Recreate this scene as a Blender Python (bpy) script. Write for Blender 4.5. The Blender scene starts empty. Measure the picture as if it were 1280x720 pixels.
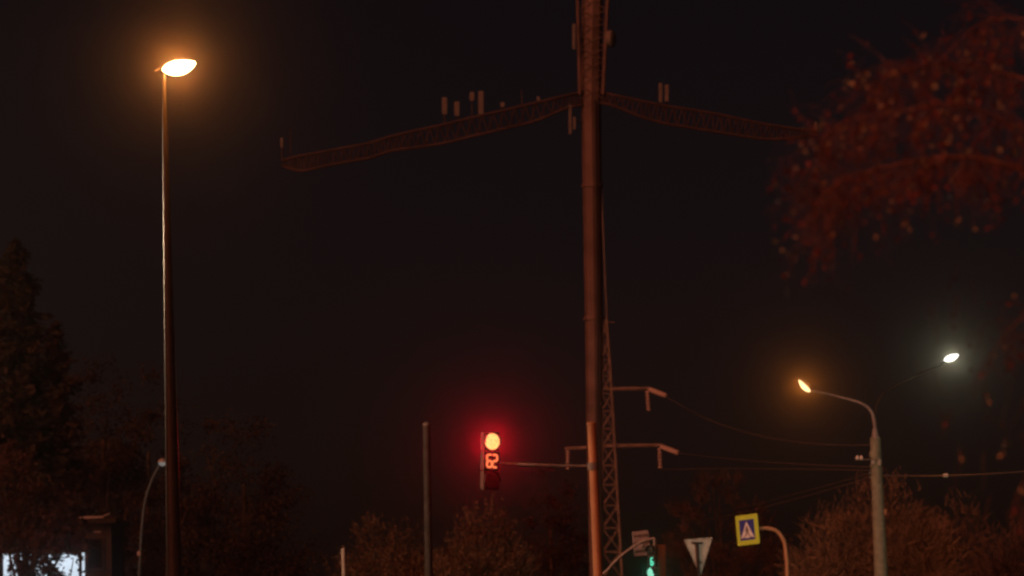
import bpy, math, random
from mathutils import Vector, Matrix, Quaternion
R = math.radians
sc = bpy.context.scene
C = sc.collection
rnd = random.Random(7)
V = Vector

# ------------------------------------------------------------------ camera
F = 4200.0                      # focal length in photo pixels (1280 wide)
HOR = 800.0                     # horizon row, below the frame
pitch = math.atan((HOR-360)/F)
roll = 0.022
CAM = V((0, 0, 1.5))
r0 = V((1, 0, 0)); f0 = V((0, math.cos(pitch), math.sin(pitch))); u0 = r0.cross(f0)
cu = u0*math.cos(roll)+r0*math.sin(roll)
cr = r0*math.cos(roll)-u0*math.sin(roll)

def P(px, py, d):
    return CAM+(f0+cr*((px-640)/F)+cu*((360-py)/F))*d
def proj(p):
    q = p-CAM; d = q.dot(f0)
    return 640+q.dot(cr)/d*F, 360-q.dot(cu)/d*F, d
def PZ(px, d, z):
    """the point at height z on the photo column px, at depth d"""
    lo, hi = -3000.0, 6000.0
    for _ in range(50):
        m = (lo+hi)/2
        if P(px, m, d).z > z: lo = m
        else: hi = m
    return P(px, lo, d)

cd = bpy.data.cameras.new('camera'); cam = bpy.data.objects.new('camera', cd); C.objects.link(cam)
cam.matrix_world = Matrix.Translation(CAM) @ Matrix((cr, cu, -f0)).transposed().to_4x4()
cd.sensor_width = 36; cd.lens = F/1280*36; cd.clip_end = 5000; cd.clip_start = .1
cd.dof.use_dof = True; cd.dof.focus_distance = 48; cd.dof.aperture_fstop = 2.6; cd.dof.aperture_blades = 0
sc.camera = cam

# ------------------------------------------------------------------ materials
def mat(name, col, rough=.7, metal=0., noise=6., amt=.35, spec=.3, bump=0., transl=0., detail=4., stretch=None):
    m = bpy.data.materials.new(name); m.use_nodes = True
    nt = m.node_tree; n = nt.nodes; l = nt.links
    b = n['Principled BSDF']
    b.inputs['Roughness'].default_value = rough; b.inputs['Metallic'].default_value = metal
    b.inputs['Specular IOR Level'].default_value = spec
    tc = n.new('ShaderNodeTexCoord'); src = tc.outputs['Object']
    if stretch:
        mp = n.new('ShaderNodeMapping'); mp.inputs['Scale'].default_value = stretch
        l.new(src, mp.inputs['Vector']); src = mp.outputs['Vector']
    nz = n.new('ShaderNodeTexNoise'); nz.inputs['Scale'].default_value = noise; nz.inputs['Detail'].default_value = detail
    l.new(src, nz.inputs['Vector'])
    rp = n.new('ShaderNodeValToRGB')
    rp.color_ramp.elements[0].position = .3; rp.color_ramp.elements[1].position = .7
    rp.color_ramp.elements[0].color = (*[c*(1-amt) for c in col], 1)
    rp.color_ramp.elements[1].color = (*[min(1, c*(1+amt)) for c in col], 1)
    l.new(nz.outputs['Fac'], rp.inputs['Fac']); l.new(rp.outputs['Color'], b.inputs['Base Color'])
    if bump:
        bp = n.new('ShaderNodeBump'); bp.inputs['Strength'].default_value = bump
        l.new(nz.outputs['Fac'], bp.inputs['Height']); l.new(bp.outputs['Normal'], b.inputs['Normal'])
    if transl:
        t = n.new('ShaderNodeBsdfTranslucent'); l.new(rp.outputs['Color'], t.inputs['Color'])
        mx = n.new('ShaderNodeMixShader'); mx.inputs['Fac'].default_value = transl
        l.new(b.outputs[0], mx.inputs[1]); l.new(t.outputs[0], mx.inputs[2]); l.new(mx.outputs[0], n['Material Output'].inputs['Surface'])
    return m

def glow(name, col, strength, noise=0, var=.15):
    m = bpy.data.materials.new(name); m.use_nodes = True
    nt = m.node_tree; n = nt.nodes; l = nt.links; n.remove(n['Principled BSDF'])
    e = n.new('ShaderNodeEmission'); e.inputs['Color'].default_value = (*col, 1); e.inputs['Strength'].default_value = strength
    if noise:
        tc = n.new('ShaderNodeTexCoord'); nz = n.new('ShaderNodeTexNoise'); nz.inputs['Scale'].default_value = noise
        l.new(tc.outputs['Object'], nz.inputs['Vector'])
        rp = n.new('ShaderNodeValToRGB'); rp.color_ramp.elements[0].position = .35; rp.color_ramp.elements[1].position = .6
        rp.color_ramp.elements[0].color = (*[c*(1-var) for c in col], 1); rp.color_ramp.elements[1].color = (*col, 1)
        l.new(nz.outputs['Fac'], rp.inputs['Fac']); l.new(rp.outputs['Color'], e.inputs['Color'])
    l.new(e.outputs[0], n['Material Output'].inputs['Surface'])
    return m

M = dict(
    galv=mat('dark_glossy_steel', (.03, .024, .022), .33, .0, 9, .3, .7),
    dull=mat('weathered_steel', (.20, .19, .18), .6, .2, 7, .35),
    grey=mat('grey_painted_steel', (.32, .30, .29), .55, .1, 8, .25),
    mast=mat('mast_steel', (.18, .135, .115), .62, .1, 1.2, .3),
    truss=mat('truss_steel', (.072, .055, .055), .7, .1, 2, .3),
    pylon=mat('pylon_steel', (.32, .32, .27), .6, .15, 3, .3),
    rust=mat('rust_painted_steel', (.46, .25, .13), .6, .0, 3.5, .28, .35, .05, stretch=(1, 1, .35)),
    concrete=mat('concrete', (.27, .31, .23), .9, 0, 7, .25, .2, .15),
    black=mat('black_plastic', (.022, .022, .024), .5, 0, 20, .2),
    housing=mat('grey_plastic', (.12, .10, .09), .6, 0, 14, .2),
    signback=mat('sign_back_aluminium', (.42, .42, .37), .6, .1, 12, .2),
    plate=mat('plate_aluminium', (.62, .66, .70), .6, .1, 10, .2),
    lime=mat('lime_sheeting', (.54, .74, .07), .5, 0, 30, .06),
    blue=mat('blue_sheeting', (.035, .05, .30), .5, 0, 30, .1),
    white=mat('white_sheeting', (.78, .78, .78), .5, 0, 30, .05),
    darkfig=mat('black_print', (.04, .035, .03), .6, 0, 30, .1),
    antenna=mat('antenna_plastic', (.18, .18, .16), .6, 0, 5, .15),
    porcelain=mat('porcelain', (.78, .76, .68), .25, 0, 12, .1, .5),
    cable=mat('aluminium_wire', (.40, .38, .34), .4, .6, 20, .2),
    bark=mat('bark', (.09, .075, .06), .95, 0, 5, .4, .1, .3),
    birchbark=mat('birch_bark', (.21, .12, .10), .85, 0, 14, .45, .2, .2),
    needle=mat('conifer_needles', (.075, .07, .055), .8, 0, .5, .45, .1, transl=.45),
    leafdark=mat('dark_leaves', (.085, .07, .06), .8, 0, .5, .5, .1, transl=.45),
    leafred=mat('reddish_leaves', (.12, .065, .055), .8, 0, .7, .45, .1, transl=.45),  # redder than the dark leaves
    willow=mat('willow_leaves', (.17, .125, .08), .8, 0, .8, .45, .1, transl=.2),
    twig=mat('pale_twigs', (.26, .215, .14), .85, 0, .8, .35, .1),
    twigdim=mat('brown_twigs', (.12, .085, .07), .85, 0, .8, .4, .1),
    birchleaf=mat('birch_leaves', (.20, .058, .055), .55, 0, 5, .6, .3, transl=.3),
    catkin=mat('pale_birch_leaves', (.62, .55, .30), .5, 0, 9, .3, .4, transl=.3),
    asphalt=mat('asphalt', (.05, .05, .05), .85, 0, 30, .3, .3, .2),
    soil=mat('dry_grass_ground', (.055, .06, .035), .95, 0, 2, .5, .1, .3),
    paving=mat('paving', (.22, .21, .20), .9, 0, 8, .25),
    paint=mat('road_paint', (.7, .7, .68), .7, 0, 15, .2),
    plaster=mat('brown_plaster', (.11, .09, .07), .9, 0, 3, .35, .15),
    trimwhite=mat('pale_metal_trim', (.74, .78, .68), .5, .0, 10, .1),
    glass=mat('dark_glass', (.02, .022, .025), .12, 0, 3, .2, .6),
)
M['lamp_warm'] = glow('sodium_glow', (1, .74, .36), 9)
M['lamp_orange'] = glow('sodium_glow_far', (1, .74, .34), 2.)
M['bluegrey'] = mat('blue_grey_paint', (.09, .14, .17), .6, 0, 8, .2)
M['polegrey'] = mat('pole_grey_paint', (.05, .055, .052), .7, .0, 7, .35)
M['darkpaint'] = mat('dark_post_paint', (.03, .028, .026), .7, 0, 8, .25)
M['lamp_white'] = glow('led_glow', (1, 1, .97), 2.2)
M['lamp_dim'] = glow('faint_lamp_glow', (.85, .75, .68), .22)
M['red_lens'] = glow('red_lens_glow', (1, .72, .20), 1.15, 26, .25)
M['red_digit'] = glow('red_digit_glow', (1, .22, .075), 1.1)
M['green_lens'] = glow('green_lens_glow', (.38, 1, .72), .9, 40, .3)
M['green_digit'] = glow('green_digit_glow', (.16, 1, .62), .95)
M['screen'] = glow('screen_glow', (.74, .86, 1.0), 1.05, 1.3, .30)

# ------------------------------------------------------------------ mesh builder
class MB:
    def __init__(s): s.v = []; s.f = []
    def add(s, vs, fs):
        o = len(s.v); s.v.extend([tuple(x) for x in vs]); s.f.extend([tuple(i+o for i in f) for f in fs])
    def tube(s, pts, rad, seg=10, cap=True, flat=None):
        pts = [V(p) for p in pts]
        if not hasattr(rad, '__len__'): rad = [rad]*len(pts)
        vs = []; fs = []; prev = None
        for i, p in enumerate(pts):
            t = (pts[min(i+1, len(pts)-1)]-pts[max(i-1, 0)]).normalized()
            if prev is None:
                a = V((0, 1, 0)) if abs(t.z) > .9 else V((0, 0, 1))
                x = t.cross(a).normalized()
            else:
                x = (prev-t*prev.dot(t)).normalized()
            prev = x; y = t.cross(x)
            for k in range(seg):
                an = 2*math.pi*k/seg
                vs.append(p+(x*math.cos(an)+y*math.sin(an))*rad[i])
        n = len(pts)
        for i in range(n-1):
            for k in range(seg):
                a = i*seg+k; b = i*seg+(k+1) % seg
                fs.append((a, b, b+seg, a+seg))
        if cap:
            fs.append(tuple(range(seg-1, -1, -1))); fs.append(tuple(range((n-1)*seg, n*seg)))
        s.add(vs, fs)
    def bar(s, a, b, w):
        s.tube([a, b], w, 4)
    def box(s, c, size, ax=None, bev=0.):
        c = V(c); X, Y, Z = ax or (V((1, 0, 0)), V((0, 1, 0)), V((0, 0, 1)))
        hx, hy, hz = [q/2 for q in size]
        if bev <= 0:
            vs = [c+X*(sx*hx)+Y*(sy*hy)+Z*(sz*hz) for sz in (-1, 1) for sx, sy in ((-1, -1), (1, -1), (1, 1), (-1, 1))]
            s.add(vs, [(3, 2, 1, 0), (4, 5, 6, 7), (0, 1, 5, 4), (1, 2, 6, 5), (2, 3, 7, 6), (3, 0, 4, 7)])
        else:   # rounded outline in XZ, extruded along Y, with a small chamfer front and back
            def ring(inset, y):
                o = []
                for qx, qz, a0 in ((1, 1, 0), (-1, 1, 90), (-1, -1, 180), (1, -1, 270)):
                    for k in range(4):
                        a = R(a0+30*k)
                        o.append(c+X*(qx*(hx-bev)+math.cos(a)*(bev-inset))+Z*(qz*(hz-bev)+math.sin(a)*(bev-inset))+Y*y)
                return o
            e = bev*.4
            rs = [ring(e, -hy), ring(0, -hy+e), ring(0, hy-e), ring(e, hy)]
            n = 16; vs = sum(rs, []); fs = []
            for i in range(3):
                for k in range(n):
                    fs.append((i*n+k, i*n+(k+1) % n, (i+1)*n+(k+1) % n, (i+1)*n+k))
            fs.append(tuple(range(n))); fs.append(tuple(range(4*n-1, 3*n-1, -1)))
            s.add(vs, fs)
    def prism(s, poly, y0, y1):
        """outline in x,z; extruded from y0 to y1"""
        n = len(poly)
        vs = [(x, y0, z) for x, z in poly]+[(x, y1, z) for x, z in poly]
        fs = [tuple(range(n)), tuple(range(2*n-1, n-1, -1))]+[(i, i+n, (i+1) % n+n, (i+1) % n) for i in range(n)]
        s.add(vs, fs)
    def disc(s, c, rad, y, depth, seg=28, dome=.0):
        vs = []; fs = []
        rows = [(1, 0), (1, -depth), (.75, -depth-dome*.5), (.4, -depth-dome*.85), (.01, -depth-dome)]
        for q, dy in rows:
            for k in range(seg):
                a = 2*math.pi*k/seg
                vs.append((c[0]+math.cos(a)*rad*q, y+dy, c[1]+math.sin(a)*rad*q))
        for i in range(len(rows)-1):
            for k in range(seg):
                fs.append((i*seg+k, i*seg+(k+1) % seg, (i+1)*seg+(k+1) % seg, (i+1)*seg+k))
        fs.append(tuple(range((len(rows)-1)*seg, len(rows)*seg)))
        s.add(vs, fs)
    def lathe(s, base, axis, prof, seg=14):
        s.tube([V(base)+V(axis)*h for h, _ in prof], [r for _, r in prof], seg)
    def quad(s, c, a, b):
        s.add([c-a-b, c+a-b, c+a+b, c-a+b], [(0, 1, 2, 3)])
    def strip(s, p, d, w, side, bend=None, n=3):
        vs = []; fs = []
        for i in range(n+1):
            t = i/n; q = p+d*t
            if bend is not None: q = q+bend*(t*t)
            ww = w*(1-.75*t)
            vs += [q-side*ww, q+side*ww]
        for i in range(n): fs.append((2*i, 2*i+1, 2*i+3, 2*i+2))
        s.add(vs, fs)
    def build(s, name, m, parent=None, world=True, smooth=True, bevel=0):
        me = bpy.data.meshes.new(name)
        off = V(parent_origin(parent)) if (parent is not None and world) else V((0, 0, 0))
        me.from_pydata([(x-off.x, y-off.y, z-off.z) for x, y, z in s.v], [], s.f)
        me.materials.append(m)
        if smooth:
            for p in me.polygons: p.use_smooth = True
            try: me.set_sharp_from_angle(angle=R(40))
            except Exception: pass
        me.validate(); me.update()
        o = bpy.data.objects.new(name, me); C.objects.link(o)
        if parent is not None: o.parent = parent
        return o

def parent_origin(o):
    x = V((0, 0, 0))
    while o is not None:
        x = x+o.location; o = o.parent
    return x

def thing(name, label, cat, loc, rot=None, group=None):
    o = bpy.data.objects.new(name, None); C.objects.link(o); o.empty_display_size = .2
    o.location = loc
    if rot is not None: o.rotation_euler = rot
    o['label'] = label; o['category'] = cat
    if group: o['group'] = group
    rnd.seed(label)
    return o
def tag(o, label, cat, group=None):
    o['label'] = label; o['category'] = cat
    if group: o['group'] = group
    return o
def structure(name, mb, m):
    o = mb.build(name, m); o['kind'] = 'structure'; return o

def curve(pts, n=24):
    """Catmull-Rom through pts"""
    pts = [V(p) for p in pts]; q = [pts[0]*2-pts[1]]+pts+[pts[-1]*2-pts[-2]]; out = []
    per = max(2, n//(len(pts)-1))
    for i in range(1, len(q)-2):
        for k in range(per):
            t = k/per; a, b, c, d = q[i-1], q[i], q[i+1], q[i+2]
            out.append(.5*((2*b)+(c-a)*t+(2*a-5*b+4*c-d)*t*t+(3*b-a-3*c+d)*t**3))
    out.append(pts[-1]); return out

def to_ground(a, b):
    """where the line from a down through b meets the ground"""
    t = a.z/(a.z-b.z); return a+(b-a)*t

def light(name, kind, loc, col, power, size=.05, aim=None, cone=None, blend=.5):
    d = bpy.data.lights.new(name, kind); d.color = col; d.energy = power
    d.shadow_soft_size = size
    if kind == 'SPOT': d.spot_size = cone; d.spot_blend = blend
    o = bpy.data.objects.new(name, d); C.objects.link(o); o.location = loc
    if aim is not None: o.rotation_euler = (V(aim)-V(loc)).to_track_quat('-Z', 'Y').to_euler()
    return o

# ------------------------------------------------------------------ ground and road (below the frame)
def sheet(x0, x1, y0, y1, z):
    b = MB(); b.add([(x0, y0, z), (x1, y0, z), (x1, y1, z), (x0, y1, z)], [(0, 1, 2, 3)]); return b
structure('ground', sheet(-800, 800, -500, 1100, 0), M['soil'])
structure('road', sheet(-4.2, 3.6, -60, 400, .004), M['asphalt'])
structure('crossing_road', sheet(-120, 120, 62.5, 69.5, .008), M['asphalt'])
def slab(x0, x1, y0, y1, z0, z1):
    b = MB(); b.box(((x0+x1)/2, (y0+y1)/2, (z0+z1)/2), (x1-x0, y1-y0, z1-z0)); return b
for x0, x1 in ((3.62, 6.2), (-6.8, -4.22)):
    for y0, y1 in ((-60, 60), (74, 400)):
        structure('pavement', slab(x0, x1, y0, y1, -.1, .13), M['paving'])
b = MB()
for k in range(28):
    y = -40+k*12.0
    if not 50 < y < 75: b.add([(-.35, y, .012), (-.23, y, .012), (-.23, y+5, .012), (-.35, y+5, .012)], [(0, 1, 2, 3)])
structure('lane_marking', b, M['paint'])
b = MB()
for k in range(9):
    x = -3.8+k*.85
    b.add([(x, 55, .012), (x+.4, 55, .012), (x+.4, 59, .012), (x, 59, .012)], [(0, 1, 2, 3)])
structure('crosswalk_marking', b, M['paint'])

# ------------------------------------------------------------------ left street lamp
d = 45.; k = d/F
top = P(205, 92, d); bot = P(218, 720, d); base = to_ground(top, bot)
t = thing('street_lamp', 'tall tapered grey street lamp with glowing warm head at its top', 'street lamp', base)
rb = 10*k+(10-2.6)*k*((bot-base).length/(top-bot).length)
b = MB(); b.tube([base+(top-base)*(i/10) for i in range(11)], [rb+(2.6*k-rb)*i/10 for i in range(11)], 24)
b.build('pole', M['galv'], t)
b = MB(); b.lathe(base+V((0, 0, .001)), (0, 0, 1), [(0, .26), (.03, .26), (.031, .19), (.3, .17)], 20); b.build('base_flange', M['galv'], t)
# the head: pointing right and a little towards the road, tipped up, seen from below
hc = P(203.5, 87, d)
a = V((.86, -.5, .0)).normalized(); a = (a*math.cos(R(5))+V((0, 0, 1))*math.sin(R(5)))
nrm = (V((0, -.55, -1)) - a*a.dot(V((0, -.55, -1)))).normalized()     # underside normal
lat = a.cross(nrm).normalized()
L = .55
def head_shell(L, W, D, up, wpow=.62, n=16, m=12):
    mb = MB(); vs = []; fs = []
    for i in range(n+1):
        u = i/n; sh = math.sin(math.pi*min(max(u, .012), .988))**wpow
        for j in range(m+1):
            an = math.pi*j/m
            vs.append(hc+a*(L*u)+lat*(math.cos(an)*W*sh)+(nrm if not up else -nrm)*(math.sin(an)*D*sh))
    for i in range(n):
        for j in range(m):
            q = i*(m+1)+j; fs.append((q, q+1, q+m+2, q+m+1))
    mb.add(vs, fs); return mb
h = head_shell(L, .118, .045, True).build('lamp_head', M['dull'], t)
head_shell(L*.985, .125, .135, False).build('bowl', M['lamp_warm'], h)
b = MB(); b.tube([hc-a*.02+V((0, 0, .03)), hc-a*.13+V((0, 0, .01))], [.022, .016], 8); b.build('bracket_stub', M['dull'], t)
light('street_lamp_light', 'POINT', hc+a*(L*.5)+V((0, -.34, -.06)), (1, .29, .045), 135, .06)

# ------------------------------------------------------------------ small curved lamp, far left
d = 90.; k = d/F
pts = [P(174, 720, d), P(176.5, 670, d), P(181, 628, d), P(189, 602, d), P(199, 582, d)]
base = to_ground(P(176.5, 670, d), P(174, 720, d))
t = thing('park_lamp', 'slim curved lamp post with small round dim head beside the tall street lamp', 'lamp post', base)
b = MB(); b.tube(curve([base]+pts, 30), 1.5*k, 8); b.build('pole', M['bluegrey'], t)
b = MB(); b.lathe(P(174.2, 695, d), (0, 0, 1), [(0, .05), (.02, .06), (.1, .06), (.12, .05)], 10); b.build('joint_collar', M['grey'], t)
hp = P(203, 577, d)
b = MB(); b.lathe(hp-V((0, 0, .11)), (0, 0, 1), [(.09, .12), (.11, .125), (.16, .10), (.2, .03)], 16)
h = b.build('lamp_head', M['grey'], t)
b = MB(); b.lathe(hp-V((0, 0, .12)), (0, 0, 1), [(0, .03), (.03, .085), (.07, .105), (.1, .11)], 16); b.build('bulb', M['lamp_dim'], h)

# ------------------------------------------------------------------ plain poles in the middle
d = 70.; k = d/F
top = P(533, 531, d); bot = P(536, 720, d); base = to_ground(top, bot)
t = thing('steel_pole', 'bare grey steel pole left of the red traffic light', 'pole', base)
b = MB(); b.tube([base, top], [5.4*k, 4.6*k], 16); b.build('shaft', M['polegrey'], t)
b = MB(); b.lathe(top, (0, 0, 1), [(-.02, 5.0*k), (.015, 5.0*k), (.05, 2.5*k), (.06, .4*k)], 16); b.build('cap', M['dull'], t)
top = P(429, 687, d); bot = P(430, 720, d); base = to_ground(top, bot)
t = thing('short_post', 'short pale post rising from the bushes at the bottom edge', 'post', base)
b = MB(); b.tube([base, top], 2.6*k, 12); b.build('shaft', M['signback'], t)
b = MB(); b.lathe(top, (0, 0, 1), [(-.01, 2.9*k), (.01, 2.9*k), (.03, 1.2*k)], 12); b.build('cap', M['signback'], t)

# ------------------------------------------------------------------ red traffic light and its pole
d = 63.; k = d/F
top = P(739.5, 529, d); bot = P(747.6, 720, d); base = to_ground(top, bot)
t = thing('signal_pole', 'rust coloured leaning pole with a thin arm holding the red traffic light', 'pole', base)
b = MB(); b.tube([base+(top-base)*(i/6) for i in range(7)], [6.4*k-.9*k*i/6 for i in range(7)], 20); b.build('pole', M['rust'], t)
b = MB(); b.lathe(top, (top-base).normalized(), [(-.03, 6.4*k), (.012, 6.4*k), (.03, 3.*k)], 16); b.build('cap', M['rust'], t)
b = MB(); b.tube(curve([P(741.5, 582.5, d), P(700, 582, d), P(660, 580.5, d), P(617, 578.5, d+.25)], 12), [1.7*k]*13, 8); b.build('arm', M['dull'], t)
b = MB(); b.lathe(P(741.6, 587, d), (top-base).normalized(), [(0, 7.2*k), (.14, 7.2*k)], 18); b.build('clamp', M['dull'], t)

SEG = {'6': 'acdefg', '2': 'abged', '5': 'afgcd'}
def digit(mb, ch, cx, cz, w, h, th, y0, y1):
    hw, hh = w/2, h/2; e = th/2
    segs = dict(a=((-hw, hh), (hw, hh)), g=((-hw, 0), (hw, 0)), d=((-hw, -hh), (hw, -hh)),
                f=((-hw, hh), (-hw, 0)), b=((hw, hh), (hw, 0)), e=((-hw, 0), (-hw, -hh)), c=((hw, 0), (hw, -hh)))
    for sgm in SEG[ch]:
        (x0, z0), (x1, z1) = segs[sgm]
        if z0 == z1: poly = [(x0-e*.2, z0), (x0+e*.8, z0-e), (x1-e*.8, z0-e), (x1+e*.2, z0), (x1-e*.8, z0+e), (x0+e*.8, z0+e)]
        else: poly = [(x0, z0+e*.2), (x0-e, z0-e*.8), (x0-e, z1+e*.8), (x0, z1-e*.2), (x0+e, z1+e*.8), (x0+e, z0-e*.8)]
        mb.prism([(cx+x, cz+z) for x, z in poly], y0, y1)

def visor(mb, cx, cz, rad, y, depth, seg=18):
    vs = []; fs = []
    for i in range(seg+1):
        an = R(-10)+R(200)*i/seg
        for rr, yy in ((rad, y), (rad, y-depth), (rad+.008, y-depth), (rad+.008, y)):
            vs.append((cx+math.cos(an)*rr, yy, cz+math.sin(an)*rr))
    for i in range(seg):
        for j in range(4):
            fs.append((i*4+j, i*4+(j+1) % 4, i*4+4+(j+1) % 4, i*4+4+j))
    mb.add(vs, fs)

def signal(name, label, loc, rot, order, digits, scale=1.):
    """three square sections on top of each other, facing local -Y; order lists them from the top"""
    t = thing(name, label, 'traffic light', loc, rot)
    s = .365*scale; n = len(order); dp = .12*scale
    for i in range(n):
        z = (n-1)/2*s-i*s
        b = MB(); b.box((0, 0, z), (.36*scale, dp, s-.006), bev=.03*scale)
        hs = b.build('housing', M['housing'], t, world=False)
        b = MB(); b.box((0, -dp/2-.004, z), (.335*scale, .012, s-.03), bev=.02*scale); b.build('face_plate', M['black'], hs, world=False)
        kind = order[i]
        if kind in ('red', 'green'):
            b = MB(); b.disc((0, z), .155*scale, -dp/2-.01, .012, dome=.02); b.build('lens', M[kind+'_lens'], hs, world=False)
            b = MB(); visor(b, 0, z, .163*scale, -dp/2-.01, .05); b.build('visor', M['black'], hs, world=False)
        elif kind == 'off':
            b = MB(); b.disc((0, z), .15*scale, -dp/2-.01, .012, dome=.02); b.build('lens', M['black'], hs, world=False)
            b = MB(); visor(b, 0, z, .163*scale, -dp/2-.01, .05); b.build('visor', M['black'], hs, world=False)
        else:
            b = MB()
            for j, ch in enumerate(digits):
                cx = (j-(len(digits)-1)/2)*.118*scale
                if len(digits) == 1: cx = .06*scale
                digit(b, ch, cx, z, .098*scale, .232*scale, .044*scale, -dp/2-.02, -dp/2-.0105)
            b.build('countdown_digits', M[kind], hs, world=False)
    return t

lc = P(612.6, 576.5, d)
st = signal('traffic_light', 'hanging traffic light with lit red lamp and red countdown 62', lc, (0, R(1.9), R(31)), ['red', 'red_digit', 'off'], '62')
st['label'] = 'hanging traffic light with lit red lamp above red countdown digits'
cap = P(613.5, 553, d)
light('red_signal_light', 'SPOT', cap+(CAM-cap).normalized()*.5, (1, .0, .022), 105, .06, CAM, R(150), .6)

# ------------------------------------------------------------------ green traffic light on its bracket
d = 70.; k = d/F
base = PZ(744, d, 0)
t = thing('signal_bracket', 'curved grey bracket pole rising to the green traffic light', 'bracket pole', base)
b = MB(); b.tube(curve([base, PZ(744.5, d, 1.2), P(750, 730, d), P(760, 712, d), P(774, 697, d), P(790, 684.5, d), P(805, 676, d), P(818, 673, d)], 48), 1.7*k, 10); b.build('arm', M['grey'], t)
b = MB(); b.tube([P(818, 672, d), P(818.6, 690, d)], 1.6*k, 8); b.build('hanger', M['grey'], t)
# narrow dark face to the left, pale side to the right
gl = signal('traffic_light', 'traffic light with green lamp under a green digit 6 on the curved bracket', P(815.5, 702, d), (0, R(1.0), R(-47)), ['off', 'green_digit', 'green', 'off'], '6', .63)
for ch in list(gl.children): ch.location.z = -.115
gl['label'] = 'traffic light with lit green lamp under a green digit on the curved bracket'
b = MB(); b.box((.0, .18, -.115), (.19, .25, .93), bev=.02); b.build('back_box', M['rust'], gl, world=False)  # rust colour stands in for sodium light on the housing side
gp = P(813.5, 714, d)
light('green_signal_light', 'SPOT', gp+(CAM-gp).normalized()*.5, (.05, 1, .5), 3.2, .05, CAM, R(120), .6)

t = thing('sign_plate', 'small pale rectangular plate behind the curved bracket of the green light', 'sign', P(801.5, 679, d+.25), (0, R(-5), R(25)))
b = MB(); b.box((0, 0, 0), (.38, .006, .52), bev=.02); b.build('plate', M['plate'], t, world=False)
b = MB()
for z in (-.15, .02, .17): b.box((0, -.012, z), (.37, .014, .03))
b.build('rail', M['grey'], t, world=False)
b = MB(); b.tube([(0, -.12, -.05), (0, -.005, -.05)], .02, 8); b.build('clamp', M['grey'], t, world=False)

# ------------------------------------------------------------------ give way sign seen from behind
d = 80.; k = d/F
sgn = P(873.3, 692, d); base = PZ(874.6, d+.06, 0)
t = thing('give_way_sign', 'downward pointing triangular sign seen from its pale back on a thin post', 'road sign', base)
u = [P(854.5, 674.5, d), P(891, 671.6, d), P(875.8, 720.5, d)]
cen = (u[0]+u[1]+u[2])/3
b = MB(); poly = []
for i in range(3):
    p, q, r = u[i-1], u[i], u[(i+1) % 3]
    for w in (.06, .025): poly.append(q+(p-q)*w+(cen-q)*.01)
    for w in (.025, .06): poly.append(q+(r-q)*w+(cen-q)*.01)
n = len(poly); th = f0*.012
b.add([p for p in poly]+[p+th for p in poly], [tuple(range(n)), tuple(range(2*n-1, n-1, -1))]+[(i, i+n, (i+1) % n+n, (i+1) % n) for i in range(n)])
b.build('panel', M['signback'], t, smooth=False)
b = MB()
for i in range(3):
    p, q = u[i], u[(i+1) % 3]; p2 = p+(cen-p)*.09; q2 = q+(cen-q)*.09
    b.bar(p2-f0*.006, q2-f0*.006, .010)
b.build('rim', M['signback'], t)
b = MB(); b.box(P(871.5, 678.5, d-.04), (.26, .03, .045), (cr, f0, cu)); b.build('bracket', M['darkpaint'], t)
b = MB(); b.box(P(874, 703, d-.04), (.13, .03, .04), (cr, f0, cu)); b.build('bracket', M['darkpaint'], t)
b = MB(); b.tube([to_ground(P(871.3, 680, d-.085), P(873.6, 716, d-.085)), P(871.2, 677.5, d-.085)], .036, 10); b.build('post', M['darkpaint'], t)

# ------------------------------------------------------------------ crossing sign on a gooseneck
d = 85.; k = d/F
base = PZ(986, d, 0)
t = thing('crossing_sign', 'lime bordered blue crossing sign with white triangle on a gooseneck post', 'road sign', base)
b = MB(); b.tube(curve([base, PZ(985.5, d, 1.5), P(984, 715, d), P(982.8, 695, d), P(980, 677, d), P(971.5, 664.5, d), P(960, 660.3, d), P(948, 661, d), P(934, 662, d+.07)], 56), 2.5*k, 12); b.build('post', M['rust'], t)
sp = bpy.data.objects.new('panel', None)
o_loc = P(934.4, 662.3, d-.06)
# the panel is one mesh, its printed sheets are sub-parts
def sign_part(mb, name, m, parent=None):
    me_o = mb.build(name, m, parent, world=False, smooth=False); return me_o
rotp = (0, R(-4.2), R(-36)); 
W, H = .665, .77
b = MB(); b.box((0, 0, 0), (W, .03, H), bev=.03)
pan = b.build('panel', M['lime'], t, world=False, smooth=False)
pan.location = o_loc-base; pan.rotation_euler = rotp
b = MB(); b.box((0, -.019, 0), (W*.66, .004, H*.67)); sign_part(b, 'blue_field', M['blue'], pan)
b = MB(); b.prism([(-.20, -.205), (.20, -.205), (0, .215)], -.027, -.022); sign_part(b, 'white_triangle', M['white'], pan)
b = MB(); ps = lambda pts: b.prism(pts, -.033, -.029)
cx = 0
b.disc((.0, .075), .022, -.029, .004, 14)
ps([(-.022, .045), (.025, .05), (.03, -.05), (-.02, -.05)])                     # trunk
ps([(-.02, -.05), (.008, -.05), (-.045, -.165), (-.075, -.165)])                # rear leg
ps([(.004, -.05), (.03, -.05), (.075, -.165), (.047, -.165)])                   # front leg
ps([(.02, .045), (.03, .03), (.075, -.03), (.062, -.04)])                       # arm
ps([(-.02, .045), (-.024, .022), (-.065, -.035), (-.078, -.024)])               # arm
for q in (-.15, -.10, .095, .14): ps([(q-.012, -.2), (q+.014, -.2), (q*.82+.010, -.168), (q*.82-.010, -.168)])
sign_part(b, 'walking_figure', M['darkfig'], pan)
b = MB(); b.box((.18, .035, 0), (.05, .04, .5)); sign_part(b, 'clamp', M['grey'], pan)

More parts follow.
